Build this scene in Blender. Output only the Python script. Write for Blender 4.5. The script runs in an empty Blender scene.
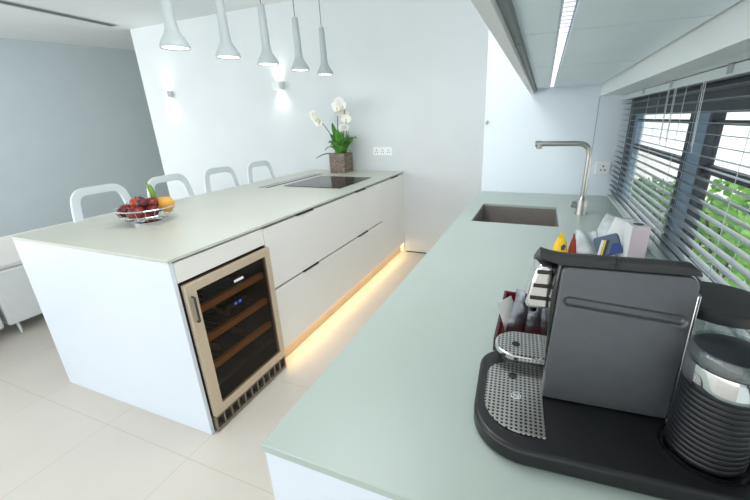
import bpy, bmesh, math, random
from mathutils import Vector, Matrix
random.seed(7)
S = bpy.context.scene
COL = S.collection
PI = math.pi

# ------------------------------------------------------------------ materials
def lin(c):
    return tuple(((v/255)/12.92 if v/255 <= .04045 else ((v/255+.055)/1.055)**2.4) for v in c)

def mat(name, rgb, rough=.5, metal=0, var=.04, scale=6, bump=0, emit=0, ecol=None, coat=0, spec=.5, rgb2=None, stretch=None, alpha=1):
    m = bpy.data.materials.new(name); m.use_nodes = True
    nt = m.node_tree; b = nt.nodes['Principled BSDF']
    a = lin(rgb)
    tc = nt.nodes.new('ShaderNodeTexCoord'); no = nt.nodes.new('ShaderNodeTexNoise')
    no.inputs['Scale'].default_value = scale; no.inputs['Detail'].default_value = 3
    if stretch:
        mp = nt.nodes.new('ShaderNodeMapping'); mp.inputs['Scale'].default_value = stretch
        nt.links.new(tc.outputs['Object'], mp.inputs['Vector']); nt.links.new(mp.outputs[0], no.inputs['Vector'])
    else:
        nt.links.new(tc.outputs['Object'], no.inputs['Vector'])
    rp = nt.nodes.new('ShaderNodeValToRGB')
    c2 = lin(rgb2) if rgb2 else tuple(min(1, v*(1+var)) for v in a)
    c1 = a if rgb2 else tuple(v*(1-var) for v in a)
    rp.color_ramp.elements[0].position = .3; rp.color_ramp.elements[1].position = .7
    rp.color_ramp.elements[0].color = (*c1, 1); rp.color_ramp.elements[1].color = (*c2, 1)
    nt.links.new(no.outputs['Fac'], rp.inputs['Fac']); nt.links.new(rp.outputs['Color'], b.inputs['Base Color'])
    b.inputs['Roughness'].default_value = rough; b.inputs['Metallic'].default_value = metal
    b.inputs['Specular IOR Level'].default_value = spec
    b.inputs['Coat Weight'].default_value = coat; b.inputs['Coat Roughness'].default_value = .05
    if bump:
        bp = nt.nodes.new('ShaderNodeBump'); bp.inputs['Strength'].default_value = bump; bp.inputs['Distance'].default_value = .01
        nt.links.new(no.outputs['Fac'], bp.inputs['Height']); nt.links.new(bp.outputs[0], b.inputs['Normal'])
    if emit:
        b.inputs['Emission Color'].default_value = (*lin(ecol or rgb), 1); b.inputs['Emission Strength'].default_value = emit
    return m

def glass_mat(name, tint, gloss=.12, rough=.02, ior=1.45, body=None, bodyfac=0):
    """thin glass: tinted transparency under a fresnel reflection"""
    m = bpy.data.materials.new(name); m.use_nodes = True; nt = m.node_tree; nt.nodes.clear()
    o = nt.nodes.new('ShaderNodeOutputMaterial'); t = nt.nodes.new('ShaderNodeBsdfTransparent'); g = nt.nodes.new('ShaderNodeBsdfGlossy')
    t.inputs[0].default_value = (*tint, 1); g.inputs['Roughness'].default_value = rough
    lw = nt.nodes.new('ShaderNodeLayerWeight'); lw.inputs['Blend'].default_value = .5
    pw = nt.nodes.new('ShaderNodeMath'); pw.operation = 'POWER'; pw.inputs[1].default_value = 5; nt.links.new(lw.outputs['Facing'], pw.inputs[0])
    ma = nt.nodes.new('ShaderNodeMath'); ma.operation = 'MULTIPLY_ADD'; ma.inputs[1].default_value = .8; ma.inputs[2].default_value = gloss*.4; nt.links.new(pw.outputs[0], ma.inputs[0])
    mx = nt.nodes.new('ShaderNodeMixShader')
    nt.links.new(ma.outputs[0], mx.inputs[0]); nt.links.new(t.outputs[0], mx.inputs[1]); nt.links.new(g.outputs[0], mx.inputs[2])
    last = mx
    if body:
        d = nt.nodes.new('ShaderNodeBsdfDiffuse'); d.inputs[0].default_value = (*lin(body), 1)
        m2 = nt.nodes.new('ShaderNodeMixShader'); m2.inputs[0].default_value = bodyfac
        nt.links.new(mx.outputs[0], m2.inputs[1]); nt.links.new(d.outputs[0], m2.inputs[2]); last = m2
    nt.links.new(last.outputs[0], o.inputs[0]); return m

def dots_mat(name, base, hole, pitch, r, metal=1, rough=.3):
    """perforated sheet: round dark holes on a square grid, in object coordinates"""
    m = mat(name, base, rough, metal, .05, 30); nt = m.node_tree; b = nt.nodes['Principled BSDF']
    tc = nt.nodes.new('ShaderNodeTexCoord')
    sx = nt.nodes.new('ShaderNodeSeparateXYZ'); nt.links.new(tc.outputs['Object'], sx.inputs[0])
    def M(op, a, bb=None):
        n = nt.nodes.new('ShaderNodeMath'); n.operation = op
        for i, v in enumerate((a, bb)):
            if v is None: continue
            if isinstance(v, (int, float)): n.inputs[i].default_value = v
            else: nt.links.new(v, n.inputs[i])
        return n.outputs[0]
    ds = []
    for ax in (0, 1):
        q = M('SUBTRACT', M('FRACT', M('DIVIDE', sx.outputs[ax], pitch)), .5); ds.append(M('MULTIPLY', q, q))
    inside = M('LESS_THAN', M('ADD', ds[0], ds[1]), (r/pitch)**2)
    src = b.inputs['Base Color'].links[0].from_socket
    mx = nt.nodes.new('ShaderNodeMix'); mx.data_type = 'RGBA'
    nt.links.new(inside, mx.inputs['Factor']); nt.links.new(src, mx.inputs['A']); mx.inputs['B'].default_value = (*lin(hole), 1)
    nt.links.new(mx.outputs['Result'], b.inputs['Base Color'])
    nt.links.new(M('MULTIPLY', M('SUBTRACT', 1, inside), metal), b.inputs['Metallic'])
    return m

def tile_mat():
    m = mat('floor_tile', (216, 209, 199), .38, 0, .03, 1.6, spec=.4); nt = m.node_tree; b = nt.nodes['Principled BSDF']
    tc = nt.nodes.new('ShaderNodeTexCoord'); sx = nt.nodes.new('ShaderNodeSeparateXYZ'); nt.links.new(tc.outputs['Object'], sx.inputs[0])
    def M(op, a, bb=None):
        n = nt.nodes.new('ShaderNodeMath'); n.operation = op
        for i, v in enumerate((a, bb)):
            if v is None: continue
            if isinstance(v, (int, float)): n.inputs[i].default_value = v
            else: nt.links.new(v, n.inputs[i])
        return n.outputs[0]
    gs = []
    for ax, per, off in ((0, .57, 0.0), (1, .57, .135)):
        f = M('FRACT', M('DIVIDE', M('ADD', sx.outputs[ax], off + 57), per))
        d = M('MULTIPLY', M('MINIMUM', f, M('SUBTRACT', 1, f)), per); gs.append(M('LESS_THAN', d, .0022))
    g = M('MAXIMUM', gs[0], gs[1])
    mx = nt.nodes.new('ShaderNodeMix'); mx.data_type = 'RGBA'
    nt.links.new(g, mx.inputs['Factor']); nt.links.new(b.inputs['Base Color'].links[0].from_socket, mx.inputs['A']); mx.inputs['B'].default_value = (*lin((202, 193, 180)), 1)
    nt.links.new(mx.outputs['Result'], b.inputs['Base Color']); return m

def led_mat():
    m = mat('cool_led', (225, 228, 240), .4, emit=1.3, ecol=(236, 238, 255)); nt = m.node_tree; b = nt.nodes['Principled BSDF']
    tc = nt.nodes.new('ShaderNodeTexCoord'); wv = nt.nodes.new('ShaderNodeTexWave'); wv.bands_direction = 'Y'; wv.inputs['Scale'].default_value = 10
    mr = nt.nodes.new('ShaderNodeMapRange'); mr.inputs['To Min'].default_value = .25; mr.inputs['To Max'].default_value = 1.6
    nt.links.new(tc.outputs['Object'], wv.inputs['Vector']); nt.links.new(wv.outputs['Fac'], mr.inputs['Value']); nt.links.new(mr.outputs[0], b.inputs['Emission Strength']); return m

def rib_mat():
    return mat('ribbed_black', (19, 21, 25), .42, 0, .1, 20)

M = dict(
    wall=mat('white_wall_paint', (221, 226, 228), .7, 0, .015, 3, bump=.02),
    wallk=mat('kitchen_wall_panel', (236, 246, 253), .55, 0, .01, 3),
    wallr=mat('window_wall_paint', (243, 249, 249), .7, 0, .01, 3),
    wallgrey=mat('grey_wall_paint', (166, 177, 181), .7, 0, .02, 3, bump=.02),
    ceil=mat('ceiling_paint', (220, 225, 226), .8, 0, .01, 3),
    floor=tile_mat(),
    lacquer=mat('white_lacquer', (228, 236, 246), .3, 0, .008, 4, coat=.15),
    front=mat('drawer_lacquer', (246, 243, 236), .35, 0, .008, 4),
    carcass=mat('cabinet_carcass', (120, 120, 120), .6),
    wtop=mat('satin_glass_worktop', (182, 194, 187), .33, 0, .02, 2.5, spec=.5),
    wtopi=mat('satin_glass_island', (207, 209, 197), .3, 0, .02, 2.5, spec=.5),
    gap=mat('dark_gaps_and_parts', (62, 62, 62), .7),  # dark grey for handles, slots, print and the painted floor gap
    steel=mat('brushed_steel', (186, 184, 180), .3, 1, .06, 40, stretch=(1, 1, 30)),
    frame=mat('brushed_door_frame', (218, 200, 176), .4, .6, .05, 30, stretch=(1, 20, 1)),
    chrome=mat('chrome', (225, 226, 228), .07, 1, .01),
    sink=mat('sink_steel', (150, 143, 138), .4, .35, .1, 25, stretch=(20, 1, 1)),
    hob=mat('hob_glass', (8, 9, 12), .12, 0, .02, spec=.35),
    vent=mat('vent_metal', (176, 180, 180), .35, 1, .05),
    black=mat('black_plastic', (24, 24, 26), .42, 0, .1, 40),
    gloss=mat('gloss_black', (14, 14, 16), .15, 0, .05, coat=.4),
    basep=mat('machine_base_plastic', (27, 28, 30), .38, 0, .08, 40),
    body=mat('titanium_panel', (104, 107, 111), .42, .55, .03, 60, spec=.5),
    lid=mat('machine_lid', (54, 55, 57), .5, 0, .05, 40),
    rib=rib_mat(),
    flid=mat('frother_lid_smoke', (46, 51, 57), .3, 0, .08, 30),
    grille=mat('grille_metal', (150, 136, 120), .4, .6, .05, 30),
    dots=dots_mat('perforated_steel', (205, 203, 198), (35, 33, 32), .0075, .0023),
    pend=mat('pendant_lacquer', (180, 188, 190), .42, 0, .02, 8),
    lampglow=mat('lamp_glow', (255, 250, 240), .5, emit=3.2, ecol=(255, 248, 236)),
    ledwarm=mat('warm_led', (255, 200, 110), .5, emit=13, ecol=(255, 222, 164)),
    plinth=mat('plinth_beige', (212, 190, 162), .5),
    ledcool=led_mat(),
    cord=mat('grey_cord', (120, 120, 122), .6),
    stool=mat('white_stool_plastic', (232, 237, 238), .38, 0, .01),
    cab=mat('wall_cabinet_underside', (232, 244, 250), .4, 0, .02, 4),
    cabdoor=mat('wall_cabinet_door', (222, 225, 224), .4, 0, .01, 4),
    cabdark=mat('wall_cabinet_lip_shade', (120, 124, 124), .5),
    slat=mat('blind_slat', (150, 160, 165), .35, .25, .03, 10),
    rail=mat('blind_rail', (204, 212, 213), .4, 0, .02),
    wframe=mat('window_frame_dark', (50, 58, 66), .5, 0, .04),
    wmull=mat('window_mullion_face', (126, 148, 170), .45, 0, .04),
    pane=glass_mat('window_pane', (.96, .98, .98), .1),
    dglass=glass_mat('smoked_door_glass', (.66, .58, .50), .05),
    tank=glass_mat('clear_tank', (.93, .95, .95), .25, body=(190, 205, 205), bodyfac=.06),
    wood=mat('shelf_beech', (206, 146, 82), .5, 0, .1, 8, rgb2=(226, 172, 108), stretch=(1, 14, 14)),
    inside=mat('cooler_inside', (44, 33, 26), .6),
    wire=mat('shelf_wire', (90, 88, 86), .35, .8),
    blue=mat('blue_display', (70, 110, 255), .5, emit=3, ecol=(60, 100, 255)),
    paper=mat('white_paper', (236, 236, 232), .6),
    bottle=mat('wine_bottle_glass', (22, 28, 22), .08, 0, .1, coat=.5),
    foil=mat('bottle_foil', (150, 60, 50), .35, .6),
    foil2=mat('bottle_foil_gold', (176, 150, 96), .35, .7),
    apple=mat('apple_skin', (104, 14, 20), .3, 0, .3, 14, rgb2=(150, 36, 30), coat=.2),
    plum=mat('plum_skin', (74, 18, 34), .35, 0, .2, 12, rgb2=(112, 30, 44)),
    peach=mat('nectarine_skin', (150, 36, 30), .4, 0, .2, 9, rgb2=(206, 92, 46)),
    mango=mat('mango_skin', (232, 160, 58), .38, 0, .1, 7, rgb2=(244, 188, 92)),
    stalk=mat('fruit_stalk', (82, 62, 38), .7),
    pepper=mat('green_pepper', (92, 140, 44), .35, 0, .15, 12, rgb2=(140, 176, 66)),
    pot=mat('wicker_pot', (84, 70, 62), .6, 0, .25, 30, bump=.6, rgb2=(168, 150, 138), stretch=(1, 1, 5)),
    soil=mat('potting_bark', (64, 48, 36), .9, 0, .3, 40),
    leaf=mat('orchid_leaf', (56, 116, 40), .35, 0, .2, 10, rgb2=(104, 164, 66)),
    stem=mat('orchid_stem', (96, 122, 68), .5),
    petal=mat('orchid_petal', (246, 246, 240), .5, 0, .02, 20),
    petalc=mat('orchid_lip', (226, 214, 130), .5),
    plate=mat('socket_white', (246, 247, 248), .35, 0, .01),
    pin=mat('socket_hole', (40, 40, 42), .6),
    sofa=mat('sofa_leather', (226, 228, 228), .45, 0, .02, 14, bump=.05),
    sofab=mat('sofa_cushion', (214, 210, 206), .6, 0, .02, 20, bump=.05),
    red=mat('red_lining', (128, 20, 34), .5, 0, .1, 30),
    boxout=mat('dark_box_outside', (66, 60, 64), .5),
    silver=mat('silver_foil', (126, 129, 134), .3, .85, .15, 30, bump=.4),
    yellow=mat('yellow_pouch', (246, 200, 22), .35, 0, .06, 16, bump=.3),
    redp=mat('red_pouch', (176, 62, 34), .4, 0, .1, 16, bump=.3),
    greypack=mat('grey_wrapper', (190, 198, 202), .4, 0, .15, 30, rgb2=(214, 220, 222), bump=.5),
    bluep=mat('blue_pouch', (36, 62, 128), .4, 0, .1, 12),
    slate=mat('slate_pouch', (86, 104, 124), .45, 0, .1, 12),
    pink=mat('pink_card', (226, 208, 216), .5, 0, .02),
    whitec=mat('white_card', (232, 234, 235), .5),
    outwall=mat('neighbour_render', (236, 238, 238), .8, 0, .03, 2),
    ground=mat('garden_paving', (206, 206, 200), .8, 0, .1, 4),
    hedge=mat('garden_leaf', (96, 158, 44), .5, 0, .2, 6, rgb2=(150, 204, 78)),
    hedge2=mat('garden_leaf_dark', (62, 116, 40), .5, 0, .2, 6, rgb2=(112, 168, 62)),
    bark=mat('garden_bark', (92, 76, 60), .8),
    slotm=mat('ceiling_slot', (120, 128, 130), .6),
)

# ------------------------------------------------------------------ geometry
class MB:
    def __init__(s): s.b = bmesh.new()
    def box(s, x0, x1, y0, y1, z0, z1, mtx=None):
        v = [s.b.verts.new(Vector(p)) for p in ((x0,y0,z0),(x1,y0,z0),(x1,y1,z0),(x0,y1,z0),(x0,y0,z1),(x1,y0,z1),(x1,y1,z1),(x0,y1,z1))]
        for f in ((3,2,1,0),(4,5,6,7),(0,1,5,4),(1,2,6,5),(2,3,7,6),(3,0,4,7)): s.b.faces.new([v[i] for i in f])
        if mtx:
            for q in v: q.co = mtx @ q.co
        return s
    def prism(s, poly, a, b, axis='z', mtx=None):
        def P(u, w, t): return {'z': (u, w, t), 'y': (u, t, w), 'x': (t, u, w)}[axis]
        A = [s.b.verts.new(P(u, w, a)) for u, w in poly]; B = [s.b.verts.new(P(u, w, b)) for u, w in poly]
        n = len(poly); fs = [s.b.faces.new(A), s.b.faces.new(B)]
        for i in range(n): fs.append(s.b.faces.new((A[i], A[(i+1) % n], B[(i+1) % n], B[i])))
        if mtx:
            for q in A+B: q.co = mtx @ q.co
        bmesh.ops.recalc_face_normals(s.b, faces=fs); return s
    def ring(s, outer, inner, z0, z1):
        n = len(outer); assert n == len(inner)
        L = [[s.b.verts.new((u, w, z)) for u, w in poly] for poly, z in ((outer, z0), (outer, z1), (inner, z1), (inner, z0))]
        fs = []
        for k in range(4):
            for i in range(n):
                j = (i+1) % n; fs.append(s.b.faces.new((L[k][i], L[k][j], L[(k+1) % 4][j], L[(k+1) % 4][i])))
        bmesh.ops.recalc_face_normals(s.b, faces=fs); return s
    def lathe(s, prof, c=(0,0,0), n=32, mtx=None, cap=True):
        c = Vector(c); rings = []; fs = []
        for r, z in prof:
            if r < 1e-6: rings.append([s.b.verts.new(c+Vector((0,0,z)))])
            else: rings.append([s.b.verts.new(c+Vector((r*math.cos(2*PI*i/n), r*math.sin(2*PI*i/n), z))) for i in range(n)])
        for A, B in zip(rings, rings[1:]):
            for i in range(n):
                j = (i+1) % n
                if len(A) == 1 and len(B) == 1: continue
                if len(A) == 1: fs.append(s.b.faces.new((A[0], B[j], B[i])))
                elif len(B) == 1: fs.append(s.b.faces.new((A[i], A[j], B[0])))
                else: fs.append(s.b.faces.new((A[i], A[j], B[j], B[i])))
        if cap:
            for R in (rings[0], rings[-1]):
                if len(R) > 1: fs.append(s.b.faces.new(R))
        if mtx:
            for R in rings:
                for q in R: q.co = mtx @ q.co
        bmesh.ops.recalc_face_normals(s.b, faces=fs); return s
    def sweep(s, pts, prof, ref=None, closed=False, cap=True, taper=None):
        """prof: 2-D points (n, b); ref keeps the first axis fixed for planar paths"""
        pts = [Vector(p) for p in pts]; n = len(pts); rings = []; nrm = None; fs = []
        for i, p in enumerate(pts):
            a = pts[i-1] if (i or closed) else p; c = pts[(i+1) % n] if (i < n-1 or closed) else p
            t = (c-a).normalized()
            if ref is not None: nv = Vector(ref); nv = (nv - t*nv.dot(t)).normalized()
            else:
                if nrm is None: nrm = t.orthogonal().normalized()
                nrm = (nrm - t*nrm.dot(t)).normalized(); nv = nrm
            bv = t.cross(nv); k = taper[i] if taper else 1
            rings.append([s.b.verts.new(p + nv*u*k + bv*w*k) for u, w in prof])
        m = len(prof)
        for i in range(n if closed else n-1):
            A, B = rings[i], rings[(i+1) % n]
            for j in range(m): fs.append(s.b.faces.new((A[j], A[(j+1) % m], B[(j+1) % m], B[j])))
        if cap and not closed: fs.append(s.b.faces.new(rings[0])); fs.append(s.b.faces.new(rings[-1]))
        bmesh.ops.recalc_face_normals(s.b, faces=fs); return s
    def tube(s, pts, r, n=10, closed=False, taper=None):
        return s.sweep(pts, [(r*math.cos(2*PI*i/n), r*math.sin(2*PI*i/n)) for i in range(n)], closed=closed, taper=taper)
    def ball(s, c, rx, ry=None, rz=None, n=16, mtx=None):
        ry = ry or rx; rz = rz or rx
        r = bmesh.ops.create_uvsphere(s.b, u_segments=n, v_segments=max(6, n//2), radius=1)
        m = (mtx or Matrix.Identity(4))
        for v in r['verts']: v.co = Vector(c) + (m @ Vector((v.co.x*rx, v.co.y*ry, v.co.z*rz)))
        return s
    def quad(s, *p): s.b.faces.new([s.b.verts.new(Vector(q)) for q in p]); return s
    def build(s, name, m, parent=None, bev=0, seg=2, ang=38, sub=0, kind=None, label=None):
        me = bpy.data.meshes.new(name)
        off = Vector(parent_world(parent)) if parent else Vector((0,0,0))
        for v in s.b.verts: v.co -= off
        s.b.normal_update(); s.b.to_mesh(me); s.b.free()
        me.materials.append(m)
        for p in me.polygons: p.use_smooth = True
        me.set_sharp_from_angle(angle=math.radians(ang))
        o = bpy.data.objects.new(name, me); COL.objects.link(o)
        if parent: o.parent = parent
        if bev:
            b = o.modifiers.new('bevel', 'BEVEL'); b.width = bev; b.segments = seg; b.limit_method = 'ANGLE'; b.angle_limit = math.radians(40)
        if sub:
            q = o.modifiers.new('subsurf', 'SUBSURF'); q.levels = sub; q.render_levels = sub
        if kind: o['kind'] = kind
        if label: o['label'] = label
        return o

def parent_world(o):
    w = Vector((0,0,0))
    while o: w += Vector(o.location); o = o.parent
    return w

def thing(name, label, cat, loc=(0,0,0), group=None):
    o = bpy.data.objects.new(name, None); COL.objects.link(o); o.location = loc; o.empty_display_size = .05
    o['label'] = label; o['category'] = cat
    if group: o['group'] = group
    return o
def tag(o, label, cat, group=None):
    o['label'] = label; o['category'] = cat
    if group: o['group'] = group
    return o
def rebase(o, loc):
    """put a single-mesh thing's origin at its base"""
    for v in o.data.vertices: v.co -= Vector(loc)
    o.location = loc; return o
def copy_tree(o, loc, label, group=None):
    r = o.copy(); COL.objects.link(r); r.location = loc; r['label'] = label
    if group: r['group'] = group
    def kids(a, b):
        for ch in a.children:
            c = ch.copy(); COL.objects.link(c); c.parent = b; kids(ch, c)
    kids(o, r); return r
def rrect(x0, x1, y0, y1, r, n=6):
    """rounded rectangle; r may be four radii for corners (x0y0, x1y0, x1y1, x0y1)"""
    r = r if isinstance(r, (tuple, list)) else (r,)*4; out = []
    for (cx, cy, a0), rr in zip(((x0,y0,PI), (x1,y0,1.5*PI), (x1,y1,0), (x0,y1,.5*PI)), r):
        sx = 1 if cx == x0 else -1; sy = 1 if cy == y0 else -1
        if rr <= 0: out.append((cx, cy)); continue
        for i in range(n+1):
            a = a0 + .5*PI*i/n; out.append((cx+sx*rr+rr*math.cos(a), cy+sy*rr+rr*math.sin(a)))
    return out
def round_path(pts, r, n=6):
    pts = [Vector(p) for p in pts]; out = [pts[0]]
    for i in range(1, len(pts)-1):
        p = pts[i]; a = (pts[i-1]-p); b = (pts[i+1]-p); k = min(r, a.length*.49, b.length*.49)
        A = p+a.normalized()*k; B = p+b.normalized()*k
        for j in range(n+1):
            t = j/n; out.append(A*(1-t)**2 + p*2*t*(1-t) + B*t*t)
    out.append(pts[-1]); return out
def boolean(o, cutter):
    md = o.modifiers.new('cut', 'BOOLEAN'); md.object = cutter; md.solver = 'EXACT'
    bpy.context.view_layer.update()
    dg = bpy.context.evaluated_depsgraph_get(); me = bpy.data.meshes.new_from_object(o.evaluated_get(dg))
    o.modifiers.clear(); o.data = me
    for p in me.polygons: p.use_smooth = True
    me.set_sharp_from_angle(angle=math.radians(35))
    bpy.data.objects.remove(cutter, do_unlink=True)
def rot_z(a, c): return Matrix.Translation(Vector(c)) @ Matrix.Rotation(a, 4, 'Z') @ Matrix.Translation(-Vector(c))

# ------------------------------------------------------------------ dimensions (from the calibrated camera)
H = .92; W = 1.1476; L = 2.737; XC = .98; YC = -.574; Y2 = 1.778; X1 = 1.678; XW = 1.816
ZC = 2.646; ZS = 1.539

# ------------------------------------------------------------------ setting
def struct(o): o['kind'] = 'structure'; return o
struct(MB().box(-9, 1.99, -4.2, 7, -.1, 0).build('floor', M['floor']))
struct(MB().box(-9, 1.99, -4.2, 7, ZC, ZC+.12).build('ceiling', M['ceil']))
struct(MB().box(-3.706, XC, L, L+.12, 0, ZC).build('wall_back', M['wall']))
struct(MB().box(XC, 1.94, Y2, L+.12, 0, ZC).build('wall_kitchen', M['wallk'], bev=.003))
# right wall with the window recess
w = MB()
w.box(X1, 1.96, -4.2, Y2, ZS, ZC)            # above the window
w.box(1.93, 1.96, -4.2, Y2, 0, .90)         # below the window
w.box(X1, 1.96, -4.2, -1.0, .90, ZS)        # in front of the window
struct(w.build('wall_right', M['wallr']))
d = Vector((.608, 1.336, 0)).normalized(); p0 = Vector((-5.581, 2.245, 0)); A = p0-d*6.6; B = p0+d*5.2; nn = Vector((-d.y, d.x, 0))*.12
w = MB(); w.prism([(A.x, A.y), (B.x, B.y), (B.x+nn.x, B.y+nn.y), (A.x+nn.x, A.y+nn.y)], 0, ZC); struct(w.build('wall_left', M['wallgrey']))
struct(MB().box(-4, 1.9, 6.9, 7.0, 0, ZC).build('wall_corridor', M['wallgrey']))
struct(MB().box(.02, .26, L-.004, L, .0, .012).build('floor_gap_shade', M['gap']))  # dark strip painted for the shaded gap under a door

struct(MB().box(X1-.0015, X1+.0015, Y2-.0025, Y2, H+.001, ZS).build('trim_2', M['vent']))
# window: dark frame, two panes, a broad mullion, transoms
win = MB()
xa, xb = 1.856, 1.884
win.box(xa, xb, -1.0, Y2, 1.425, ZS)                 # deep head
win.box(xa, xb, -1.0, Y2, .90, .955)                 # sill rail
win.box(xa, xb, 1.62, Y2, .955, 1.425)               # far jamb
win.box(xa, xb, -1.0, -.93, .955, 1.425)
win = struct(win.build('window_1', M['wframe'], bev=.003))
mu = MB(); mu.box(xa-.004, xb, .52, .545, .955, 1.425).box(xa-.004, xb, .685, .715, .955, 1.425).build('mullion_edge', M['wframe'], win)
MB().box(xa+.002, xb, .545, .685, .955, 1.425).build('mullion', M['wmull'], win)
MB().box(xa+.002, xb, 1.55, 1.62, .955, 1.425).build('jamb_face', M['wmull'], win)
tr = MB(); tr.box(xa+.006, xb, .715, 1.55, 1.243, 1.268); tr.box(xa+.006, xb, .715, 1.55, 1.388, 1.402)
tr.box(xa+.006, xb, -.93, .52, 1.243, 1.268).box(xa+.006, xb, -.93, .52, 1.388, 1.402)
tr.build('transom', M['wframe'], win)
MB().box(1.870, 1.874, .715, 1.62, .955, 1.425).build('pane', M['pane'], win)
MB().box(1.870, 1.874, -.93, .52, .955, 1.425).build('pane', M['pane'], win)

# outside the window
struct(MB().box(2.0, 60, -10, 60, -.3, -.2).build('ground', M['ground']))
nb = thing('neighbour_house', 'white rendered house wall standing outside beyond the window blind', 'building', (6.2, 8, -.2))
MB().box(6.2, 6.5, -6, 46, -.2, 4.2).build('facade', M['outwall'], nb)
MB().box(6.05, 6.6, -6, 46, 4.2, 4.35).build('roof_edge', M['wframe'], nb)
for y in (5.2, 9.6, 15): MB().box(6.15, 6.19, y, y+1.2, 2.0, 3.1).build('window_opening', M['wmull'], nb)
def shrub(x, y, h, wd, m, label):
    t = thing('garden_shrub', label, 'shrub', (x, y, -.2), 'shrubs outside the window')
    f = MB()
    for i in range(420):
        a = random.uniform(0, 2*PI); z = random.random()**.7; rr = wd*math.sqrt(random.random())*(1-.55*abs(z-.45))
        c = Vector((x+rr*math.cos(a), y+rr*math.sin(a), -.2+.12+z*(h-.1)))
        u = Vector((random.gauss(0,1), random.gauss(0,1), random.gauss(.3,.6))).normalized()*random.uniform(.07,.13)
        v = u.orthogonal().normalized()*.035
        f.quad(c, c+u*.5+v, c+u, c+u*.5-v)
    f.build('foliage', m, t)
    s = MB()
    for i in range(5):
        a = 2*PI*i/5; s.tube([(x,y,-.2), (x+.3*wd*math.cos(a), y+.3*wd*math.sin(a), -.2+h*.35), (x+.6*wd*math.cos(a), y+.6*wd*math.sin(a), -.2+h*.75)], .012, 6)
    s.build('stem', M['bark'], t)
for i, (x, y, h, wd, m, lb) in enumerate((
    (2.9, 2.0, .95, .38, 'hedge', 'bright green shrub outside, nearest the camera behind the blind'),
    (3.0, 2.85, 1.05, .42, 'hedge', 'tallest bright green shrub outside behind the right window pane'),
    (3.1, 3.75, .72, .42, 'hedge', 'light green shrub outside seen beside the window mullion'),
    (3.1, 4.8, .5, .42, 'hedge2', 'darker green low shrub outside behind the left window pane'),
    (3.2, 6.4, .5, .45, 'hedge2', 'darker green shrub outside, farthest along the garden bed'))): shrub(x, y, h, wd, M[m], lb)

# ------------------------------------------------------------------ venetian blind
bl = thing('venetian_blind', 'grey horizontal slat venetian blind hanging in the window recess', 'blind', (XW, .5, ZS))
MB().box(XW-.02, XW+.018, -.62, 1.765, ZS-.030, ZS-.003).build('headrail', M['rail'], bl, bev=.002)
for y in (1.2, .78, .3, -.25): MB().box(XW-.023, XW-.0202, y, y+.03, ZS-.024, ZS-.001).build('bracket', M['vent'], bl)
sl = MB(); z = ZS-.052
while z > H+.025:
    pr = []
    for k in range(6):
        u = -.014+.028*k/5; pr.append((u, .0016*(1-(u/.014)**2)-u*.16))
    pr += [(u, v-.0009) for u, v in reversed(pr)]
    sl.prism([(XW+u, z+v) for u, v in pr], -.61, 1.755, 'y'); z -= .0305
sl.build('slats', M['slat'], bl)
MB().box(XW-.016, XW+.016, -.61, 1.755, H+.002, H+.014).build('bottom_rail', M['rail'], bl, bev=.003)
for y in (1.62, 1.10, .62, .14, -.36):
    for dx in (-.0195, .0195): MB().tube([(XW+dx, y, ZS-.03), (XW+dx, y, H+.01)], .0009, 5).build('ladder_cord', M['rail'], bl)
for y in (.80, .72, .46):
    MB().tube([(XW-.025, y, ZS-.028), (XW-.026, y-.02, 1.33)], .0011, 5).build('pull_cord', M['rail'], bl)
    MB().tube([(XW-.025, y-.016, ZS-.028), (XW-.026, y-.03, 1.31)], .0011, 5).build('pull_cord', M['rail'], bl)

# ------------------------------------------------------------------ right-hand counter
wt = MB(); x0, x1, y0, y1 = 1.062, 1.486, .925, 1.364
wt.ring([(XC,YC), (1.93,YC), (1.93,Y2), (XC,Y2)], [(x0,y0), (x1,y0), (x1,y1), (x0,y1)], H-.016, H)
tag(rebase(wt.build('worktop', M['wtop'], bev=.0015, seg=1), (1.4, .6, H-.016)), 'pale green satin glass worktop holding the sink and coffee machine', 'worktop')
sk = thing('sink', 'dark steel rectangular undermount sink set in the pale worktop', 'sink', (1.274, 1.145, .72))
b = MB(); b.ring([(x0-.008,y0-.008), (x1+.008,y0-.008), (x1+.008,y1+.008), (x0-.008,y1+.008)], [(x0+.002,y0+.002), (x1-.002,y0+.002), (x1-.002,y1-.002), (x0+.002,y1-.002)], .73, H-.0165)
b.box(x0-.008, x1+.008, y0-.008, y1+.008, .722, .7305).build('basin', M['sink'], sk)
MB().lathe([(0,.7305), (.045,.7305), (.045,.734), (.036,.735), (.03,.7325), (0,.7325)], (1.274,1.145,0)).build('drain', M['steel'], sk)
fc = thing('faucet', 'tall brushed steel right-angled faucet standing beside the sink', 'faucet', (1.602, 1.217, H))
fx, fy = 1.602, 1.217
MB().lathe([(.031,0), (.031,.006), (.0285,.010), (.0275,.075), (.024,.082), (.0145,.10)], (fx,fy,H)).build('base', M['steel'], fc)
MB().tube(round_path([(fx,fy,H+.09), (fx+.004,fy,1.292), (fx-.262,fy,1.292)], .065, 10), .0135, 16).build('spout', M['steel'], fc)
MB().lathe([(.0155,0), (.0155,.02), (.0135,.026)], (0,0,0), 20, Matrix.Translation((fx-.243,fy,1.292)) @ Matrix.Rotation(PI,4,'X')).lathe([(.0155,-.028),(.0155,.0)], (0,0,0), 20, Matrix.Translation((fx-.236,fy,1.292)) @ Matrix.Rotation(PI/2,4,'Y')).build('nozzle', M['steel'], fc)
MB().lathe([(.017,0), (.017,.03), (.012,.034)], (0,0,0), 20, Matrix.Translation((fx-.018,fy,H+.052)) @ Matrix.Rotation(-PI/2,4,'Y')).build('lever', M['steel'], fc)

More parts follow.
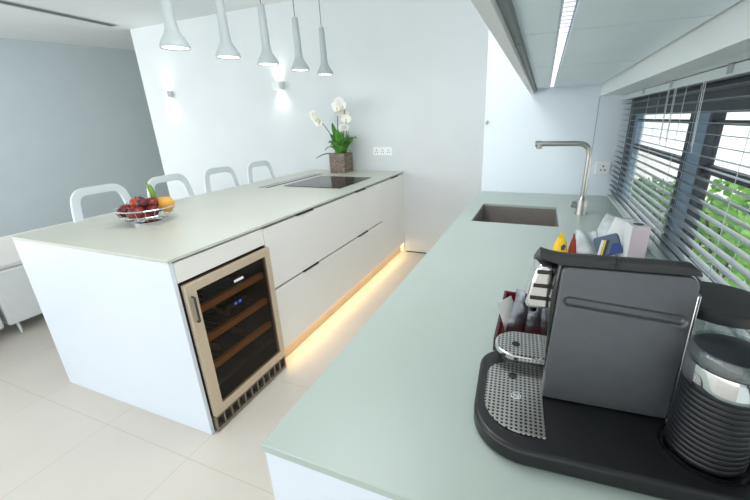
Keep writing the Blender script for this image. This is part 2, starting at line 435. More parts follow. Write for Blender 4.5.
ep = MB(); ep.box(XC+.004, 1.93, YC+.004, YC+.022, 0, H-.017)
tag(rebase(ep.build('end_panel', M['lacquer'], bev=.001), (1.45, YC+.013, 0)), 'white gloss end panel under the near end of the worktop with the coffee machine', 'panel')
for i, (a, b_) in enumerate(((YC+.024, .21), (.212, .99), (.992, 1.776))):
    t = thing('base_cabinet', ('white base cabinet under the worktop, next to its near end panel', 'white base cabinet under the middle of the worktop', 'white base cabinet under the sink')[i], 'cabinet', (1.3, (a+b_)/2, 0), 'base cabinets under the right worktop')
    c = MB(); c.box(XC+.025, 1.6, a, b_, .1, .70 if i != 0 else H-.017); c.box(XC+.06, 1.6, a, b_, 0, .1)
    if i: c.box(XC+.025, XC+.045, a, b_, .70, H-.017)
    c.build('body', M['front'], t)
    for j in range(2):
        ya = a+(b_-a)*j/2+.002; yb = a+(b_-a)*(j+1)/2-.002
        dd = MB().box(XC+.004, XC+.024, ya, yb, .105, .89).build('door', M['lacquer'], t, bev=.001)
        MB().box(XC-.004, XC+.004, (ya+yb)/2-.07, (ya+yb)/2+.07, .878, .892).build('handle', M['steel'], dd)

# ------------------------------------------------------------------ wall cabinets above it
cuts = [-.56, .07, .695, 1.33, 1.775]
cl = ('pale wall cabinet nearest the camera at the top of the picture', 'pale wall cabinet second from the camera over the worktop', 'pale wall cabinet third from the camera, over the near side of the sink', 'narrow pale wall cabinet touching the wall above the sink and faucet')
for i in range(4):
    a, b_ = cuts[i]+.003, cuts[i+1]-.003
    t = thing('wall_cabinet', cl[i], 'cabinet', (1.48, (a+b_)/2, 1.604), 'wall cabinets over the right worktop')
    c = MB(); xl = 1.395; zu = 1.604
    c.box(1.306, xl-.014, a, b_, zu, zu+.018).box(xl+.014, 1.668, a, b_, zu, zu+.018).box(1.292, 1.668, a, b_, zu+.018, 2.4)
    c.build('body', M['cab'], t)
    MB().box(1.2925, 1.3058, a, b_, zu-.018, zu+.018).build('shadow_rail', M['cabdark'], t)  # dark grey puts the shade inside the door lip into colour
    MB().box(1.268, 1.292, a, b_, 1.572, 2.4).build('door', M['cabdoor'], t, bev=.001)
    g = MB().box(xl-.0135, xl+.0135, a, b_, zu+.008, zu+.0178).build('light_channel', M['vent'], t)
    MB().box(xl-.009, xl+.009, a+.01, b_-.01, zu+.002, zu+.007).build('light_strip', M['ledcool'], g)
tag(rebase(MB().lathe([(.013,0),(.013,.004),(.006,.006),(.006,.02),(.011,.024),(.011,.03),(.0,.032)], (0,0,0), 20, Matrix.Translation((.995,Y2,1.405)) @ Matrix.Rotation(PI/2,4,'X')).build('wall_hook', M['steel']), (.995,Y2,1.405)), 'small round steel hook on the white wall left of the faucet', 'hook')

# ------------------------------------------------------------------ sockets
def socket(x, y, z, w_, h_, xs, label):
    t = thing('wall_socket', label, 'socket', (x, y, z))
    MB().box(x-w_/2, x+w_/2, y-.010, y, z-h_/2, z+h_/2).build('plate', M['plate'], t, bev=.003)
    for dx in xs:
        q = MB()
        q.box(x+dx-.0035, x+dx+.0035, y-.0108, y-.0099, z+.006, z+.018).box(x+dx-.016, x+dx-.007, y-.0108, y-.0099, z-.016, z-.008).box(x+dx+.007, x+dx+.016, y-.0108, y-.0099, z-.016, z-.008)
        q.build('pin_hole', M['pin'], t)
socket(1.755, Y2, 1.102, .086, .08, (0,), 'single white three-pin wall socket beside the window blind')
socket(-.228, L, 1.13, .225, .088, (-.07, 0, .07), 'long white triple wall socket on the back wall beyond the hob')

# ------------------------------------------------------------------ island
def rebuilt(o, loc, label, cat): return tag(rebase(o, loc), label, cat)
rebuilt(MB().box(-W, .004, -.002, L, H-.014, H).build('worktop', M['wtopi'], bev=.0015, seg=1), (-W/2, L/2, H-.014), 'pale grey glass worktop of the island with the fruit bowl and hob', 'worktop')
rebuilt(MB().box(-W+.003, 0, 0, .018, 0, H-.015).build('end_panel', M['lacquer'], bev=.001), (-W/2, .009, 0), 'large white gloss end panel of the island facing the camera', 'panel')
rebuilt(MB().box(-W+.003, -W+.021, .019, L, 0, H-.015).build('back_panel', M['lacquer']), (-W+.01, L/2, 0), 'white rear panel of the island on the stool side', 'panel')
# panel above the wine cooler
rebuilt(MB().box(-.02, -.0005, .02, .549, .806, .898).build('filler_panel', M['front'], bev=.0015), (-.01, .28, .806), 'narrow white filler panel above the wine cooler', 'panel')
# drawer units
for i, (a, b_) in enumerate(((.552, 2.132), (2.1325, 2.717))):
    t = thing(('drawer_cabinet', 'door_cabinet')[i], ('wide white island cabinet of two long drawers next to the wine cooler', 'white island door cabinet against the back wall')[i], 'cabinet', (-.3, (a+b_)/2, .1))
    MB().box(-.58, -.0215, a, b_, .108, .900).build('body', M['carcass'], t)
    for z0, z1 in (((.112, .513), (.526, .892)) if i == 0 else ((.112, .892),)):
        f = MB().box(-.021, -.001, a+.0003, b_-.0003, z0, z1).build('door' if i else 'drawer', M['front'], t)
        for c in ((.945, 1.73) if i == 0 else (2.49,)):
            MB().box(-.021, .003, c-.085, c+.085, z1-.002, z1+.009).build('handle', M['gap'], f)
rebuilt(MB().box(-.6, 0, 2.718, L-.001, 0, H-.015).build('side_panel', M['front']), (-.3, 2.727, 0), 'slim white side panel where the island meets the back wall', 'panel')
pl_ = rebuilt(MB().box(-.06, -.045, .553, 2.717, 0, .1075).build('plinth', M['plinth']), (-.052, 1.63, 0), 'recessed beige plinth with a warm light strip under the island drawers', 'plinth')
MB().box(-.0449, -.029, .57, 2.70, .098, .1076).build('led_strip', M['ledwarm'], pl_, label='warm glowing light strip')

# wine cooler
wc = thing('wine_cooler', 'under-counter wine cooler with steel framed glass door and wooden shelves', 'wine cooler', (-.28, .285, 0))
ya, yb, za, zb = .024, .547, .10, .797
c = MB(); c.box(-.57,-.55,ya,yb,za,zb).box(-.55,-.003,ya,ya+.02,za,zb).box(-.55,-.003,yb-.02,yb,za,zb).box(-.55,-.003,ya+.02,yb-.02,za,za+.02).box(-.55,-.003,ya+.02,yb-.02,zb-.02,zb)
c.build('body', M['inside'], wc)
dy0, dy1, dz0, dz1 = .026, .549, .095, .793; fw = .05
c = MB(); c.ring([(dy0,dz0),(dy1,dz0),(dy1,dz1),(dy0,dz1)], [(dy0+fw,dz0+fw*.9),(dy1-fw*.75,dz0+fw*.9),(dy1-fw*.75,dz1-fw*.8),(dy0+fw,dz1-fw*.8)], .002, .026)
for v in c.b.verts: v.co = Vector((v.co.z, v.co.x, v.co.y))
bmesh.ops.recalc_face_normals(c.b, faces=c.b.faces)
door = c.build('door', M['frame'], wc, bev=.0015)
MB().box(.010, .018, dy0+fw-.004, dy1-fw*.75+.004, dz0+fw*.9-.004, dz1-fw*.8+.004).build('glass', M['dglass'], door)
MB().tube(round_path([(.026,dy0+.022,.615),(.04,dy0+.022,.615),(.04,dy0+.022,.735),(.026,dy0+.022,.735)], .008), .005, 10).build('handle', M['gap'], door)
MB().box(.0185, .0205, .285, .345, .695, .708).build('badge', M['plate'], door)
c = MB(); c.box(-.004,.020,ya,yb,.006,.020).box(-.004,.020,ya,yb,.080,.092)
for k in range(12):
    y = ya+(yb-ya-.008)*k/11; c.box(-.004,.020,y,y+.008,.020,.080)
c.build('grille', M['grille'], wc)
MB().box(-.03,-.0045,ya,yb,.006,.09).build('grille_back', M['gap'], wc)
for k, z in enumerate((.615, .455, .30, .20)):
    s_ = MB().box(-.045, -.02, ya+.024, yb-.024, z, z+.032 if k < 3 else z+.012).build('shelf', M['wood'] if k < 3 else M['wire'], wc, bev=.002)
    q = MB()
    for j in range(11): y = ya+.04+(yb-ya-.08)*j/10; q.tube([(-.52,y,z+.012),(-.046,y,z+.012)], .0025, 6)
    q.tube([(-.3,ya+.022,z+.009),(-.3,yb-.022,z+.009)], .003, 6).tube([(-.5,ya+.022,z+.009),(-.5,yb-.022,z+.009)], .003, 6)
    q.build('shelf_wire', M['wire'], s_)
pn = MB().box(-.05, -.018, .24, .38, .555, .58).build('display', M['black'], wc)
dg = MB()
for y in (.295, .325): dg.box(-.0178,-.0172,y,y+.014,.561,.574)
dg.build('digits', M['blue'], pn)
def bottle(y, z, m, label):
    t = thing('wine_bottle', label, 'bottle', (-.3, y, z), 'bottles lying in the wine cooler')
    mt = Matrix.Translation((-.40, y, z+.037)) @ Matrix.Rotation(PI/2,4,'Y')
    MB().lathe([(0,0),(.034,0),(.036,.006),(.036,.19),(.03,.215),(.0145,.245),(.0135,.25)], (0,0,0), 20, mt).build('glass', M['bottle'], t)
    MB().lathe([(.0135,.25),(.0145,.252),(.0145,.318),(.013,.322),(0,.322)], (0,0,0), 16, mt).build('foil_capsule', m, t)
for y, z, m, lb in ((.13,.6295,'foil2','gold-foiled wine bottle at the left of the top cooler shelf'), (.40,.6295,'foil','red-foiled wine bottle at the right of the top cooler shelf'),
                    (.20,.3145,'foil2','gold-foiled wine bottle on the low wooden cooler shelf, left of the red one'), (.36,.3145,'foil','red-foiled wine bottle on the low wooden cooler shelf'),
                    (.30,.4695,'foil','red-foiled wine bottle on the middle cooler shelf behind the display')): bottle(y, z, M[m], lb)

# hob and downdraft vent
t = thing('hob', 'black glass cooking hob set flush in the island worktop', 'hob', (-.42, 1.935, H))
MB().prism(rrect(-.71,-.14,1.635,2.235,.006), H+.0005, H+.005).build('glass_plate', M['hob'], t, bev=.001)
for cx, cy, r in ((-.56,1.8,.09),(-.56,2.08,.075),(-.28,1.8,.075),(-.28,2.08,.10)):
    MB().ring([(cx+r*math.cos(2*PI*i/40), cy+r*math.sin(2*PI*i/40)) for i in range(40)], [(cx+(r-.002)*math.cos(2*PI*i/40), cy+(r-.002)*math.sin(2*PI*i/40)) for i in range(40)], H+.0051, H+.0053).build('zone_marking', M['gap'], t)
t = thing('downdraft_vent', 'long narrow steel downdraft vent in the worktop behind the hob', 'vent', (-.84, 1.96, H))
MB().box(-.895,-.80,1.53,2.39,H+.0005,H+.003).build('cover_plate', M['vent'], t, bev=.001)
MB().box(-.80,-.792,1.53,2.39,H+.0005,H+.0035).build('slot', M['gap'], t)

# orchid in its pot
ox, oy = -.655, 2.57
t = thing('potted_orchid', 'white flowering orchid in a square brown woven pot on the island', 'plant', (ox, oy, H))
pm = rot_z(.12, (ox,oy,0))
q = MB(); hw = .09; q.ring([(ox-hw,oy-hw),(ox+hw,oy-hw),(ox+hw,oy+hw),(ox-hw,oy+hw)], [(ox-hw+.012,oy-hw+.012),(ox+hw-.012,oy-hw+.012),(ox+hw-.012,oy+hw-.012),(ox-hw+.012,oy+hw-.012)], H+.001, H+.205)
for k in range(8): 
    z0 = H+.012+k*.024
    q.ring([(ox-hw-.004,oy-hw-.004),(ox+hw+.004,oy-hw-.004),(ox+hw+.004,oy+hw+.004),(ox-hw-.004,oy+hw+.004)], [(ox-hw+.002,oy-hw+.002),(ox+hw-.002,oy-hw+.002),(ox+hw-.002,oy+hw-.002),(ox-hw+.002,oy+hw-.002)], z0, z0+.016)
pot = q.build('pot', M['pot'], t, bev=.003)
MB().box(ox-hw+.013,ox+hw-.013,oy-hw+.013,oy+hw-.013,H+.002,H+.185).build('soil', M['soil'], t)
lf = MB()
def oleaf(mb, base, az, ln, rise, droop, wd):
    n = 9; L_, R_, C_ = [], [], []
    sd = Vector((-math.sin(az), math.cos(az), 0))
    for i in range(n):
        s = i/(n-1); p = Vector(base)+Vector((math.cos(az)*ln*s, math.sin(az)*ln*s, rise*s-droop*s*s))
        k = wd*math.sin(PI*min(1,s*.86+.12))**.7
        C_.append(mb.b.verts.new(p-Vector((0,0,.004+.12*k)))); L_.append(mb.b.verts.new(p+sd*k)); R_.append(mb.b.verts.new(p-sd*k))
    for i in range(n-1):
        mb.b.faces.new((L_[i],C_[i],C_[i+1],L_[i+1])); mb.b.faces.new((C_[i],R_[i],R_[i+1],C_[i+1]))
for k in range(24):
    az = k*2.4+.3; ln = random.uniform(.06,.15); oleaf(lf, (ox+.04*math.cos(az), oy+.04*math.sin(az), H+.18+.02*(k%5)), az, ln, random.uniform(.16,.34), random.uniform(.05,.2), random.uniform(.026,.038))
oleaf(lf, (ox+.04, oy-.03, H+.28), -.25, .22, .26, .18, .035); oleaf(lf, (ox-.05, oy-.05, H+.2), PI+.4, .2, .06, .10, .035)
lo = lf.build('leaves', M['leaf'], t)
so = lo.modifiers.new('thick', 'SOLIDIFY'); so.thickness = .003
st = MB(); fl = []; spots = []
def flower_stem(pts, nf, r0):
    P = round_path(pts, .12, 8); st.tube(P, .0045, 6)
    for k in range(nf):
        p = P[int(len(P)-1-k*(len(P)*r0)/nf)]; spots.append(Vector(p))
flower_stem([(ox-.01,oy,H+.19),(ox-.01,oy+.0,H+.55),(ox+.05,oy-.03,H+.73),(ox+.12,oy-.08,H+.68),(ox+.16,oy-.12,H+.56)], 7, .62)
flower_stem([(ox+.03,oy+.02,H+.19),(ox+.04,oy+.04,H+.5),(ox+.02,oy-.02,H+.70),(ox+.08,oy-.1,H+.65)], 6, .55)
flower_stem([(ox+.05,oy,H+.19),(ox+.09,oy,H+.4),(ox+.10,oy-.02,H+.62)], 3, .3)
flower_stem([(ox-.03,oy,H+.19),(ox-.08,oy-.02,H+.38),(ox-.13,oy-.05,H+.48),(ox-.20,oy-.08,H+.57),(ox-.24,oy-.08,H+.61)], 4, .42)
st.build('stem', M['stem'], t)
def flower(p, sc):
    f = MB(); yaw = random.uniform(-.7,.7); tl = random.uniform(-.3,.2)
    R = Matrix.Translation(p) @ Matrix.Rotation(yaw,4,'Z') @ Matrix.Rotation(tl,4,'X')
    for k, (a, ln, wd) in enumerate(((PI/2,.036,.016),(PI/2+2.2,.036,.015),(PI/2-2.2,.036,.015),(0,.04,.025),(PI,.04,.025))):
        c = f.b.verts.new(R @ Vector((0,-.006-.002*k,0))); ring = []
        for j in range(7):
            s = j/6; ww = wd*math.sin(PI*(s*.8+.1))*(1 if j else 0)
            ring.append((s, ww))
        Lp = [f.b.verts.new(R @ Vector((sc*(math.cos(a)*ln*s-math.sin(a)*w_), -.004-.002*k-.012*s*s, sc*(math.sin(a)*ln*s+math.cos(a)*w_)))) for s, w_ in ring[1:]]
        Rp = [f.b.verts.new(R @ Vector((sc*(math.cos(a)*ln*s+math.sin(a)*w_), -.004-.002*k-.012*s*s, sc*(math.sin(a)*ln*s-math.cos(a)*w_)))) for s, w_ in ring[1:]]
        f.b.faces.new((c, Lp[0], Rp[0]))
        for j in range(5): f.b.faces.new((Lp[j], Lp[j+1], Rp[j+1], Rp[j]))
    o = f.build('flower', M['petal'], t)
    MB().ball(R @ Vector((0,-.014,-.006)), .006*sc, .006*sc, .009*sc, 8).build('lip', M['petalc'], o)
for p in spots: flower(p+Vector((random.uniform(-.015,.015),-.012,random.uniform(-.015,.01))), random.uniform(1.0,1.35))

# fruit bowl and fruit
bx_, by_ = -.695, .415
t = thing('fruit_bowl', 'round silver wire fruit bowl standing on the near end of the island', 'bowl', (bx_, by_, H))
def circ(r, z, n=48): return [(bx_+r*math.cos(2*PI*i/n), by_+r*math.sin(2*PI*i/n), H+z) for i in range(n)]
MB().tube(circ(.145,.088), .0042, 8, True).build('rim', M['chrome'], t)
q = MB(); q.tube(circ(.128,.050), .003, 8, True)
for k in range(20):
    a = 2*PI*k/20; q.tube([(bx_+r*math.cos(a), by_+r*math.sin(a), H+z) for r, z in ((.07,.012),(.105,.028),(.128,.050),(.138,.07),(.145,.088))], .0014, 6)
q.build('wire_basket', M['chrome'], t)
MB().lathe([(.07,.0005),(.074,.0005),(.074,.010),(.066,.014),(0,.014)], (bx_,by_,H), 40).build('foot', M['chrome'], t)
def fruit(name, label, cat, c, rx, rz, m, stalk=True, mtx=None):
    t = thing(name, label, cat, (bx_+c[0], by_+c[1], H+c[2]-rz), 'fruit in the wire bowl')
    f = MB(); f.ball((0,0,0), 1, 1, 1, 24); 
    rx *= 1.12; rz *= 1.12
    C_ = Vector((bx_+c[0], by_+c[1], H+c[2]+.004))
    for v in f.b.verts:
        p = v.co.copy(); rr = math.hypot(p.x, p.y)
        dent = .28*math.exp(-(rr/.32)**2)*(1 if p.z > 0 else -.5 if stalk else 0)
        p = Vector((p.x*rx*(1+.05*p.z), p.y*rx*(1+.05*p.z), (p.z-dent)*rz))
        v.co = C_ + ((mtx @ p) if mtx else p)
    f.build('flesh', m, t)
    if stalk: MB().tube([C_+Vector((0,0,rz*.66)), C_+Vector((.003,.002,rz*.95)), C_+Vector((.008,.004,rz*1.2))], .0016, 6).build('stalk', M['stalk'], t)
    return t
fruit('apple','red apple at the left edge of the fruit bowl','apple',(-.072,-.052,.070),.038,.036,M['apple'])
fruit('apple','dark red apple in the middle of the fruit bowl, below the green pepper','apple',(.046,-.082,.072),.037,.035,M['apple'])
fruit('apple','red apple at the back of the fruit bowl','apple',(-.03,.085,.072),.038,.036,M['apple'])
fruit('plum','dark purple plum lying on top at the left of the fruit bowl','plum',(-.058,.018,.106),.028,.029,M['plum'])
fruit('plum','dark purple plum at the front of the fruit bowl, left of centre','plum',(-.008,-.070,.055),.029,.030,M['plum'])
fruit('plum','dark purple plum on top of the pile beside the nectarine','plum',(.028,-.030,.110),.027,.028,M['plum'])
fruit('plum','dark purple plum at the front rim of the fruit bowl','plum',(.085,-.02,.072),.028,.029,M['plum'])
fruit('plum','dark purple plum at the far left rim of the fruit bowl','plum',(-.015,-.112,.078),.025,.026,M['plum'])
fruit('nectarine','orange-red nectarine on top of the pile in the fruit bowl','nectarine',(-.020,-.030,.112),.029,.028,M['peach'])
fruit('nectarine','orange-red nectarine low in the bottom of the fruit bowl','nectarine',(.0,.01,.050),.033,.031,M['peach'])
fruit('apple','red apple on top of the pile between the nectarine and the mango','apple',(.030,.022,.104),.033,.031,M['apple'])
fruit('mango','large yellow-orange mango at the right of the fruit bowl','mango',(.062,.078,.088),.034,.042,M['mango'],False, Matrix.Rotation(.5,3,'Z') @ Matrix.Scale(1.3,3,Vector((1,0,0))))
gp = [(bx_+.02,by_+.052,H+.10),(bx_+.02,by_+.050,H+.15),(bx_+.018,by_+.044,H+.185),(bx_+.016,by_+.038,H+.205)]
t = thing('green_pepper', 'slim green chilli pepper standing upright among the fruit', 'pepper', (bx_+.01, by_+.02, H+.115), 'fruit in the wire bowl')
MB().tube(round_path(gp,.03,5), .015, 12, taper=[.6+.4*math.sin(PI*min(1,.25+.75*i/18)) for i in range(len(round_path(gp,.03,5)))]).build('flesh', M['pepper'], t)
MB().tube([gp[-1],(bx_+.012,by_+.030,H+.222)], .004, 6).build('stalk', M['pepper'], t)

# ------------------------------------------------------------------ bar stools
sx, sy = -1.365, .647
t0 = thing('bar_stool', 'white bar stool with open loop back, nearest the camera behind the fruit bowl', 'stool', (sx,sy,0), 'white bar stools along the island')
MB().prism(rrect(sx-.175,sx+.165,sy-.19,sy+.19,(.06,.09,.09,.06),8), .635, .665).build('seat', M['stool'], t0, bev=.008, seg=3)
def bp(y, z): return (sx-.105-(z-.65)*.09, sy+y, z)
path = round_path([bp(-.20,.64),bp(-.172,.90),bp(-.145,1.036),bp(.145,1.036),bp(.172,.90),bp(.20,.64)], .08, 8)
pf = [(-.011,-.027),(.011,-.027),(.011,.027),(-.011,.027)]
MB().sweep(path, pf, ref=(1,0,.07)).build('backrest', M['stool'], t0, bev=.005, seg=2)
for a, b_ in ((1,1),(1,-1),(-1,1),(-1,-1)):
    MB().tube([(sx+a*.13,sy+b_*.145,.637),(sx+a*.17,sy+b_*.20,.002)], .014, 10, taper=[1.1,.8]).build('leg', M['stool'], t0)
k = .155
MB().tube(round_path([(sx+k,sy-k-.01,.22),(sx+k,sy+k+.01,.22)], .02), .009, 8).tube([(sx-k,sy-k-.01,.28),(sx-k,sy+k+.01,.28)], .009, 8).tube([(sx-k,sy-k-.01,.25),(sx+k,sy-k-.01,.25)], .009, 8).tube([(sx-k,sy+k+.01,.25),(sx+k,sy+k+.01,.25)], .009, 8).build('footrest', M['stool'], t0)
for y, lb in ((1.166,'second white loop-back bar stool from the camera along the island'), (1.70,'third white loop-back bar stool from the camera, opposite the vent'), (2.245,'white loop-back bar stool farthest from the camera, beside the back wall')): copy_tree(t0, (sx,y,0), lb)

# ------------------------------------------------------------------ pendants
pz = 1.838; px_ = -.55
ys = (.705, 1.078, 1.455, 1.842, 2.224)
names = ('grey trumpet pendant lamp nearest the camera, leftmost of the row', 'grey trumpet pendant lamp second from the left in the row', 'grey trumpet pendant lamp in the middle of the row of five', 'grey trumpet pendant lamp second from the right in the row', 'grey trumpet pendant lamp farthest from the camera, rightmost of the row')
p0_ = thing('pendant_lamp', names[0], 'lamp', (px_, ys[0], pz), 'trumpet pendant lamps over the island')
y = ys[0]
MB().lathe([(.070,.004),(.074,0),(.0755,.005),(.074,.016),(.066,.034),(.053,.055),(.042,.073),(.0345,.090),(.0305,.112),(.0285,.15),(.0255,.30),(.0235,.372),(.020,.380),(.006,.383),(0,.383)], (px_,y,pz), 40, cap=False).build('lamp_shade', M['pend'], p0_)
MB().lathe([(0,.006),(.066,.006),(.066,.010),(0,.012)], (px_,y,pz), 40).build('diffuser', M['lampglow'], p0_)
MB().tube([(px_,y,pz+.38),(px_,y,ZC-.02)], .0035, 8).build('cord', M['cord'], p0_)
MB().lathe([(.05,0),(.05,-.018),(.044,-.024),(0,-.024)], (px_,y,ZC), 32).build('ceiling_rose', M['pend'], p0_)
for y, n_, z_ in zip(ys[1:], names[1:], (1.842, 1.846, 1.848, 1.852)): copy_tree(p0_, (px_,y,z_), n_)

# ------------------------------------------------------------------ wall sconces (up/down)
def spot(x, y, z, up, e):
    ld = bpy.data.lights.new('sconce_beam', 'SPOT'); ld.energy = e; ld.spot_size = 2.0; ld.spot_blend = 1; ld.shadow_soft_size = .02; ld.color = (1,.95,.88)
    o = bpy.data.objects.new('sconce_beam', ld); COL.objects.link(o); o.location = (x,y,z); o.rotation_euler = (PI if up else 0, 0, 0)
s0 = None
for x, lb in ((-3.24, 'small white up-and-down wall light at the left end of the back wall'), (-1.47, 'small white up-and-down wall light nearer the orchid')):
    loc = (x, L, 1.85)
    if s0 is None:
        s0 = thing('wall_light', lb, 'wall light', loc, 'wall lights on the back wall')
        q = MB(); q.ring(rrect(x-.055,x+.055,L-.085,L-.006,.004,2), rrect(x-.049,x+.049,L-.079,L-.012,.004,2), 1.81, 1.885); q.box(x-.05,x+.05,L-.08,L-.011,1.842,1.852).build('housing', M['stool'], s0)
        MB().box(x-.04,x+.04,L-.006,L,1.82,1.875).build('wall_plate', M['stool'], s0)
        MB().box(x-.049,x+.049,L-.079,L-.012,1.8525,1.866).build('lens', M['lampglow'], s0); MB().box(x-.049,x+.049,L-.079,L-.012,1.829,1.8415).build('lens', M['lampglow'], s0)
    else: copy_tree(s0, loc, lb)
    spot(x, L-.05, 1.888, True, 2.9); spot(x, L-.05, 1.807, False, 2.9)

# ------------------------------------------------------------------ ceiling slot diffuser
t = thing('ceiling_vent', 'long grey slot air vent in the ceiling at the upper left', 'vent', (-3.68, 1.4, ZC))
q = MB(); q.ring([(-3.76,.2),(-3.60,.2),(-3.60,2.55),(-3.76,2.55)], [(-3.745,.215),(-3.615,.215),(-3.615,2.535),(-3.745,2.535)], ZC-.006, ZC-.0005); q.build('frame', M['rail'], t)
MB().box(-3.745,-3.615,.215,2.535,ZC-.0025,ZC-.0008).build('slot_back', M['slotm'], t)
q = MB()
for x in (-3.715,-3.682,-3.65): q.box(x,x+.006,.215,2.535,ZC-.006,ZC-.0026)
q.build('blade', M['slotm'], t)

# ------------------------------------------------------------------ sofa
fxs = -2.12
t = thing('sofa', 'white leather sofa on slim legs behind the island at the left edge', 'sofa', (-2.7, .6, 0))
MB().box(-2.95,fxs,.16,2.1,.095,.505).build('base', M['sofa'], t, bev=.015, seg=3)
MB().box(-2.95,fxs+.0,.16,1.1,.508,.54).build('seat_cushion', M['sofab'], t, bev=.012, seg=3)
MB().box(-2.95,fxs+.0,1.11,2.1,.508,.54).build('seat_cushion', M['sofab'], t, bev=.03, seg=3)
MB().box(-3.15,-2.9,.16,2.1,.095,.545).build('backrest', M['sofab'], t, bev=.05, seg=4)
for x in (-3.1,fxs-.05):
    for y in (.22,2.04): MB().tube([(x,y,.096),(x+.01,y,.002)], .009, 8, taper=[1.2,.8]).build('leg', M['stool'], t)
t = thing('ottoman', 'white leather ottoman on slim legs in front of the sofa at the left edge', 'ottoman', (-2.5, -.3, 0))
MB().box(-2.95,fxs+.01,-.8,.135,.095,.34).build('base', M['sofa'], t, bev=.02, seg=3)
MB().box(-2.95,fxs+.01,-.8,.135,.345,.50).build('cushion', M['sofa'], t, bev=.035, seg=3)
for x in (-2.85,fxs-.05):
    for y in (-.7,.08): MB().tube([(x,y,.096),(x+.01,y,.002)], .009, 8, taper=[1.2,.8]).build('leg', M['stool'], t)

# ------------------------------------------------------------------ coffee machine
OX, OY = 1.413, -.338
cm = thing('coffee_machine', 'grey and black capsule coffee machine on the right worktop', 'coffee machine', (OX, OY, H))
RZ = math.radians(3.6)
def U(u, v, z): return (OX+u, OY+v, z)
base = [(OX+u, OY+v) for u, v in rrect(-.112, .315, -.130, .125, (.085,.05,.05,.055), 10)]
MB().prism(base, H+.001, H+.032).build('base', M['basep'], cm, bev=.006, seg=3)
# rim around near tray and the tray itself
tr_o = [(OX+u, OY+v) for u, v in rrect(-.095, .003, -.100, .078, (.066,0,0,.045), 10)]
MB().prism(tr_o, H+.032, H+.0355).build('drip_tray', M['dots'], cm, bev=.001, seg=1, label='perforated steel drip tray')
MB().lathe([(0,0),(.0085,0),(.0085,.0008),(0,.0008)], U(-.048,.035,H+.0356), 24).build('drain_hole', M['gloss'], cm)
em = MB(); em.lathe([(.0075,0),(.0085,0),(.0085,.0008),(.0075,.0008)], U(-.042,-.018,H+.0356), 24, cap=False)
em.box(*[OX-.0465,OX-.0453,OY-.022,OY-.014,H+.0356,H+.0364]).box(OX-.0387,OX-.0375,OY-.022,OY-.014,H+.0356,H+.0364)
em.prism([(OX-.0465,OY-.014),(OX-.0450,OY-.014),(OX-.0375,OY-.022),(OX-.0390,OY-.022)], H+.0356, H+.0364)
em.build('emblem', M['plate'], cm, label='small round white emblem')
# raised cup stand below the spout
cs = [(OX+u, OY+v) for u, v in rrect(-.086, .012, .060, .150, (.045,0,0,.045), 10)]
MB().prism([(OX+u, OY+v) for u, v in rrect(-.07, .012, .06, .125, (.03,0,0,.03), 8)], H+.032, H+.052).build('cup_stand_foot', M['tank'], cm)
MB().prism(cs, H+.052, H+.064).build('cup_stand', M['chrome'], cm, bev=.002)
MB().prism([(OX+u, OY+v) for u, v in rrect(-.082, .010, .064, .146, (.041,0,0,.041), 10)], H+.0642, H+.066).build('cup_grille', M['dots'], cm)
MB().lathe([(0,0),(.008,0),(.008,.0008),(0,.0008)], U(-.045,.098,H+.0661), 24).build('drain_hole', M['gloss'], cm)
# body: black core with a titanium side panel
zt = 1.207
core = [(0.002,H+.03),(.188,H+.03),(.186,zt-.05),(.178,zt-.012),(.165,zt),(.004,zt),(-.002,zt-.06)]
MB().prism([(OX+u,z) for u,z in core], OY+.004, OY+.125, 'y').build('body', M['gloss'], cm, bev=.004)
def panel_poly():
    pts = [(.0005,H+.034),(.191,H+.034),(.189,1.10),(.188,zt-.018)]
    for i in range(7):
        a = PI/2*i/6; pts.append((.172+.016*math.cos(a), zt-.018+.016*math.sin(a)))
    for i in range(7):
        a = PI/2+PI/2*i/6; pts.append((.018+.010*math.cos(a), zt-.012+.010*math.sin(a)))
    pts.append((.0065,1.15)); return pts
pp = panel_poly()
pb = MB(); pb.prism([(OX+u,z) for u,z in pp], OY-.006, OY+.0037, 'y')
panel = pb.build('side_panel', M['body'], cm)
# stadium-shaped grip groove
def stadium(u0, z0, u1, z1, r, n=10):
    a = math.atan2(z1-z0, u1-u0); out = []
    for i in range(n+1): q = a+PI/2+PI*i/n; out.append((u0+r*math.cos(q), z0+r*math.sin(q)))
    for i in range(n+1): q = a-PI/2+PI*i/n; out.append((u1+r*math.cos(q), z1+r*math.sin(q)))
    return out
ct = MB()
A_ = [(OX+u,z) for u,z in stadium(.024,1.1455,.176,1.1345,.0088)]; B_ = [(OX+u,z) for u,z in stadium(.024,1.1455,.176,1.1345,.0055)]
va = [ct.b.verts.new((u,OY-.0075,z)) for u,z in A_]; vb = [ct.b.verts.new((u,OY+.0012,z)) for u,z in B_]
fs = [ct.b.faces.new(va), ct.b.faces.new(vb)]
for i in range(len(va)): fs.append(ct.b.faces.new((va[i],va[(i+1)%len(va)],vb[(i+1)%len(va)],vb[i])))
bmesh.ops.recalc_face_normals(ct.b, faces=fs)
cut = ct.build('cutter', M['body'], cm)
boolean(panel, cut)
bv = panel.modifiers.new('bevel','BEVEL'); bv.width = .0025; bv.segments = 3; bv.limit_method = 'ANGLE'; bv.angle_limit = math.radians(50)
MB().sweep([U(.1925,-.003,H+.04), U(.1925,-.003,H+.10), U(.1905,-.003,1.10), U(.1895,-.003,1.178)], [(-.0022,-.005),(.0022,-.005),(.0022,.005),(-.0022,.005)], ref=(1,0,0)).build('chrome_edge', M['chrome'], cm, bev=.001)
